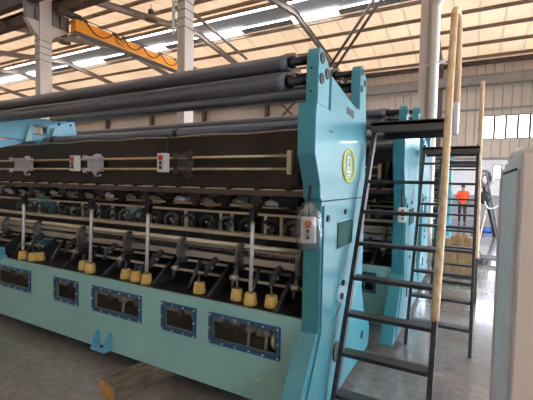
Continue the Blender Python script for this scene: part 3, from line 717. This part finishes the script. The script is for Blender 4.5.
# ------------------------------------------------------------------ control cabinet at the right edge
CX, CY0, CY1, CZ = .15, 1.56, 2.36, 1.835
t = thing('control_cabinet', (CX+.45, (CY0+CY1)/2, 0), 'tall cream and grey sheet metal cabinet at the right edge', 'cabinet')
Lc = t.location.copy()
B = lambda mb, n, m, p=None: mb.build(n, m, p or t, Lc)
B(MB().box(CX, CX+.9, CY0+.012, CY1, .06, CZ, .006), 'body', 'cabside')
B(MB().box(CX+.002, CX+.9, CY0-.008, CY0+.014, .08, CZ-.004, .004), 'front_door', 'cab')
B(MB().box(CX+.02, CX+.88, CY0+.03, CY1-.03, 0, .06), 'plinth', 'black')
sp = B(MB().box(CX-.012, CX, CY0+.05, CY1-.08, .1, CZ-.045, .004), 'side_panel', 'cabside')
B(MB().box(CX-.016, CX-.011, 1.60, 2.2, 1.776, 1.785), 'louvre_slot', 'rubber', sp)
B(MB().box(CX-.02, CX-.002, CY1-.05, CY1-.005, .1, CZ-.03, .003), 'corner_post', 'cab')
# crumpled plastic film left lying on top
mb = MB(); random.seed(3)
rows = []
for i in range(11):
    rows.append([mb.bm.verts.new((CX+.12+i*.055+random.uniform(-.01,.01), 1.6+j*.05, CZ+.004+abs(math.sin(i*1.1)*math.cos(j*1.3))*.09+random.uniform(0,.05)+(.0 if 0<i<10 else -.0))) for j in range(15)])
for i in range(10):
    for j in range(14): mb.bm.faces.new((rows[i][j], rows[i+1][j], rows[i+1][j+1], rows[i][j+1]))
o = mb.build('plastic_film', 'film'); md = o.modifiers.new('thick', 'SOLIDIFY'); md.thickness = .004; md.offset = 1
tag(o, 'crumpled white plastic film lying on top of the tall cabinet', 'film')
o = MB().tube(sm([(CX+.03,2.33,CZ+.022),(CX+.04,2.2,CZ+.05),(CX+.03,2.05,CZ+.03),(CX+.05,1.85,CZ+.024)]), .022, 10).build('hose', 'pipe')
tag(o, 'pale hose lying along the edge of the cabinet top', 'hose')

# ------------------------------------------------------------------ loose things on the floor
t = thing('timber_block', (-2.45, 1.93, 0), 'rough timber beam lying on the floor, one end under the machine', 'timber')
t.rotation_euler = (0,0,math.radians(-11))
mb = MB().box(-.11, .11, .004, .85, 0, .117, .006); o = mb.build('beam', 'wood', t)
MB().box(-.108, .108, -.002, .005, .003, .114).build('end_grain', 'wood_end', t, None)

# plywood crate behind the third ladder
t = thing('plywood_crate', (-.17, 7.95, 0), 'open crate of upright tan boards on the aisle floor behind the ladders', 'crate')
random.seed(5)
for sgn, name in ((-1,'front'),(1,'back')):
    for i in range(6):
        h = .72 + random.uniform(-.05,.05)
        MB().box(-.21+i*.07+.002, -.21+(i+1)*.07-.002, sgn*.25-.01, sgn*.25+.01, .08, h, .002).build('board', 'ply', t)
for sgn in (-1, 1):
    for i in range(6):
        h = .72 + random.uniform(-.05,.05)
        MB().box(sgn*.215-.01, sgn*.215+.01, -.24+i*.08+.002, -.24+(i+1)*.08-.002, .08, h, .002).build('board', 'ply', t)
for x in (-.18, .18): MB().box(x-.04, x+.04, -.27, .27, 0, .08, .003).build('skid', 'wood', t)
MB().box(-.2,.2,-.24,.24,.08,.5).build('contents', 'wood', t)
for z in (.3,.6): MB().box(-.225,.225,-.275,-.262,z,z+.055).build('cross_batten', 'ply', t)
mb = MB().box(-.24,.24,-.14,.14,0,.05,.002)
o = mb.build('wood_board', 'wood'); o.location = (-.18,7.3,0); tag(o, 'flat dark board on the floor in front of the tan crate', 'board')

t = thing('broom', (.12, 9.4, 0), 'broom with a tan stick propped against the aisle edge', 'broom'); 
MB().tube([(0,0,.1),(.19,.5,1.15)], .016, 8).build('stick', 'wrap', t)
MB().box(-.16,.16,-.03,.03,.0,.11,.01).build('brush_head', 'dsteel', t)
t = thing('floor_trolley', (.25, 9.7, 0), 'low dark hand trolley on the aisle floor beside the crate', 'trolley')
MB().box(-.02,.42,-.25,.25,.10,.13,.005).build('deck', 'dsteel', t)
for x in (.03,.37):
    for y in (-.2,.2): MB().lathe([(.05,-.02),(.05,.02)], (x,y,.05),'X',14).build('wheel', 'rubber', t)
MB().tube([(.02,0,.12),(-.1,.05,.34)], .014, 8).build('handle', 'dsteel', t)

# blue cloth heap
mb = MB(); mb.ball((0,0,.1), .3, (1,.8,.42)).ball((.25,.05,.09), .2, (1,1,.55)).ball((-.22,-.02,.1),.18,(1,1,.7)).ball((.42,0,.14),.09,(1,1,1.1))
o = mb.build('cloth_bundle', 'tarp'); o.location = (.42, 16.0, -.01); tag(o, 'blue cloth bundle lying on the floor of the far aisle', 'cloth')

# leaning dark prop with hose coil at the far end
t = thing('leaning_stand', (.8, 15.0, 0), 'dark leaning steel stand with a pale hose coil near the cabinet in the far aisle', 'stand')
MB().beam((.0,0,0.01), (-.42,-.3,1.75), .12, .12).build('leaning_post', 'black', t)
MB().beam((.05,-.2,0.01), (-.4,-.6,2.2), .035, .035).build('thin_prop', 'brown', t)
MB().box(-.12,.16,-.3,.1,0,.03).build('foot_plate', 'black', t)
MB().lathe([(.1,-.14),(.2,-.12),(.22,0),(.2,.12),(.1,.14)], (-.42,-.35,1.32),'Y',18).build('motor', 'rubber', t)
MB().ring((-.42,-.34,1.95),'Y',.2,.05,28,8,1.3).ring((-.40,-.3,1.93),'Y',.12,.04,24,8,1.4).build('hose_coil', 'iron', t)
MB().tube(sm([(-.4,-.5,1.2),(-.3,-.5,.98),(-.1,-.5,1.0),(.1,-.5,1.2),(.12,-.5,1.4)]), .02, 8).build('hose', 'pipe', t)

# ------------------------------------------------------------------ person in the far aisle
def person(loc, rz):
    t = thing('person', loc, 'person in an orange vest and dark trousers standing at the far end of the aisle', 'person'); t.rotation_euler = (0,0,rz)
    V = [(0,0,.93,.13),(0,0,1.1,.125),(0,-.01,1.28,.145),(0,0,1.42,.11),(0,-.005,1.5,.052),(0,-.015,1.56,.065),(0,-.02,1.64,.082),(0,-.01,1.69,.06)]
    E = [(0,1),(1,2),(2,3),(3,4),(4,5),(5,6),(6,7)]
    def chain(root, pts):
        p = root
        for q in pts:
            V.append(q); E.append((p, len(V)-1)); p = len(V)-1
        return p
    for s in (-1, 1):
        chain(0, [(s*.095,0,.86,.095),(s*.105,-.01,.5,.078),(s*.11,.015,.1,.055),(s*.115,-.05,.045,.038),(s*.12,-.13,.03,.03)])
        w = chain(3, [(s*.17,0,1.40,.065),(s*.235,.01,1.15,.042),(s*.2,-.11,.98,.034),(s*.175,-.16,.945,.03)])
        for k, dx in enumerate((-.02,-.007,.007,.02)):
            chain(w, [(s*.175+dx,-.195,.925-.004*k,.009),(s*.175+dx,-.22,.905,.008)])
        chain(w, [(s*.15,-.175,.95,.009),(s*.14,-.19,.94,.008)])
    me = bpy.data.meshes.new('body'); me.from_pydata([v[:3] for v in V], E, [])
    o = bpy.data.objects.new('body', me); COL.objects.link(o); o.parent = t
    md = o.modifiers.new('skin', 'SKIN')
    for i, v in enumerate(V): me.skin_vertices[0].data[i].radius = (v[3], v[3]*(.75 if i < 4 else 1))
    me.skin_vertices[0].data[0].use_root = True
    ss = o.modifiers.new('sub', 'SUBSURF'); ss.levels = 2; ss.render_levels = 2
    m = bpy.data.materials.new('body_mat'); m.use_nodes = True; N = m.node_tree.nodes; Lk = m.node_tree.links
    tc = N.new('ShaderNodeTexCoord'); sx = N.new('ShaderNodeSeparateXYZ'); Lk.new(tc.outputs['Object'], sx.inputs[0])
    cr = N.new('ShaderNodeValToRGB'); cr.color_ramp.interpolation = 'CONSTANT'
    mr = N.new('ShaderNodeMath'); mr.operation = 'DIVIDE'; mr.inputs[1].default_value = 1.75; Lk.new(sx.outputs['Z'], mr.inputs[0]); Lk.new(mr.outputs[0], cr.inputs[0])
    cr.color_ramp.elements[0].position = 0; cr.color_ramp.elements[0].color = (.015,.015,.018,1)
    e = cr.color_ramp.elements[1]; e.position = .92/1.75; e.color = (.12,.09,.08,1)
    e = cr.color_ramp.elements.new(1.46/1.75); e.color = (*srgb(178,130,104),1)
    Lk.new(cr.outputs[0], N['Principled BSDF'].inputs['Base Color']); me.materials.append(m)
    mb = MB(); prof = [(.145,.105,.88),(.15,.11,1.0),(.158,.115,1.15),(.17,.122,1.3),(.165,.115,1.4),(.12,.09,1.455),(.075,.07,1.475)]
    rings = [[mb.bm.verts.new((math.cos(2*PI*k/20)*rx, math.sin(2*PI*k/20)*ry, z)) for k in range(20)] for rx, ry, z in prof]
    for i in range(len(rings)-1):
        for k in range(20): f = mb.bm.faces.new((rings[i][k], rings[i][(k+1)%20], rings[i+1][(k+1)%20], rings[i+1][k])); f.smooth = True
    for s in (-1,1): mb.tube([(s*.14,0,1.42),(s*.2,.005,1.3),(s*.235,.01,1.16)], [.075,.068,.058], 12)
    mb.build('vest', 'orange', t)
    MB().ball((0,.0,1.665), .092, (.95,1.0,.85)).build('hair', 'hair', t)
    MB().ball((0,-.105,1.615), .014, (.8,1,1.4)).build('nose', 'skin', t)
    for s in (-1,1):
        MB().ball((s*.032,-.088,1.64), .01).build('eye', 'hair', t)
        MB().ball((s*.083,-.01,1.625), .02, (.5,.8,1.3)).build('ear', 'skin', t)
    MB().ball((0,-.092,1.58), .018, (1.3,.5,.35)).build('mouth', 'red', t)
person((-.33, 19.3, 0), math.radians(8))

# ------------------------------------------------------------------ world, camera, view
w = bpy.data.worlds.new('World'); sc.world = w; w.use_nodes = True
N = w.node_tree.nodes; L = w.node_tree.links
bg = N['Background']
tc = N.new('ShaderNodeTexCoord'); sx = N.new('ShaderNodeSeparateXYZ'); L.new(tc.outputs['Generated'], sx.inputs[0])
cr = N.new('ShaderNodeValToRGB'); L.new(sx.outputs['Z'], cr.inputs[0])
cr.color_ramp.elements[0].position = 0.; cr.color_ramp.elements[0].color = (.80,.86,.95,1)
cr.color_ramp.elements[1].position = .5; cr.color_ramp.elements[1].color = (.72,.84,1,1)
L.new(cr.outputs[0], bg.inputs['Color']); bg.inputs['Strength'].default_value = 6.5

cam = bpy.data.cameras.new('camera'); co = bpy.data.objects.new('camera', cam); COL.objects.link(co)
cam.sensor_fit = 'HORIZONTAL'; cam.sensor_width = 36; cam.lens = 375.454/533*36; cam.clip_start = .05; cam.clip_end = 200
yaw, pit, rol = math.radians(-28.5968), math.radians(-2.8064), math.radians(1.0772)
fwd = Vector((math.sin(yaw)*math.cos(pit), math.cos(yaw)*math.cos(pit), math.sin(pit)))
r0 = Vector((math.cos(yaw), -math.sin(yaw), 0)); u0 = r0.cross(fwd)
r_ = r0*math.cos(rol) + u0*math.sin(rol); u_ = -r0*math.sin(rol) + u0*math.cos(rol)
co.matrix_world = Matrix(((r_.x,u_.x,-fwd.x,0),(r_.y,u_.y,-fwd.y,0),(r_.z,u_.z,-fwd.z,1.72),(0,0,0,1)))
sc.camera = co
sc.view_settings.view_transform = 'Standard'; sc.view_settings.look = 'None'; sc.view_settings.gamma = 1; sc.view_settings.use_curve_mapping = False
sc.view_settings.exposure = 1.28
sc.cycles.max_bounces = 12; sc.cycles.diffuse_bounces = 6; sc.cycles.transparent_max_bounces = 12
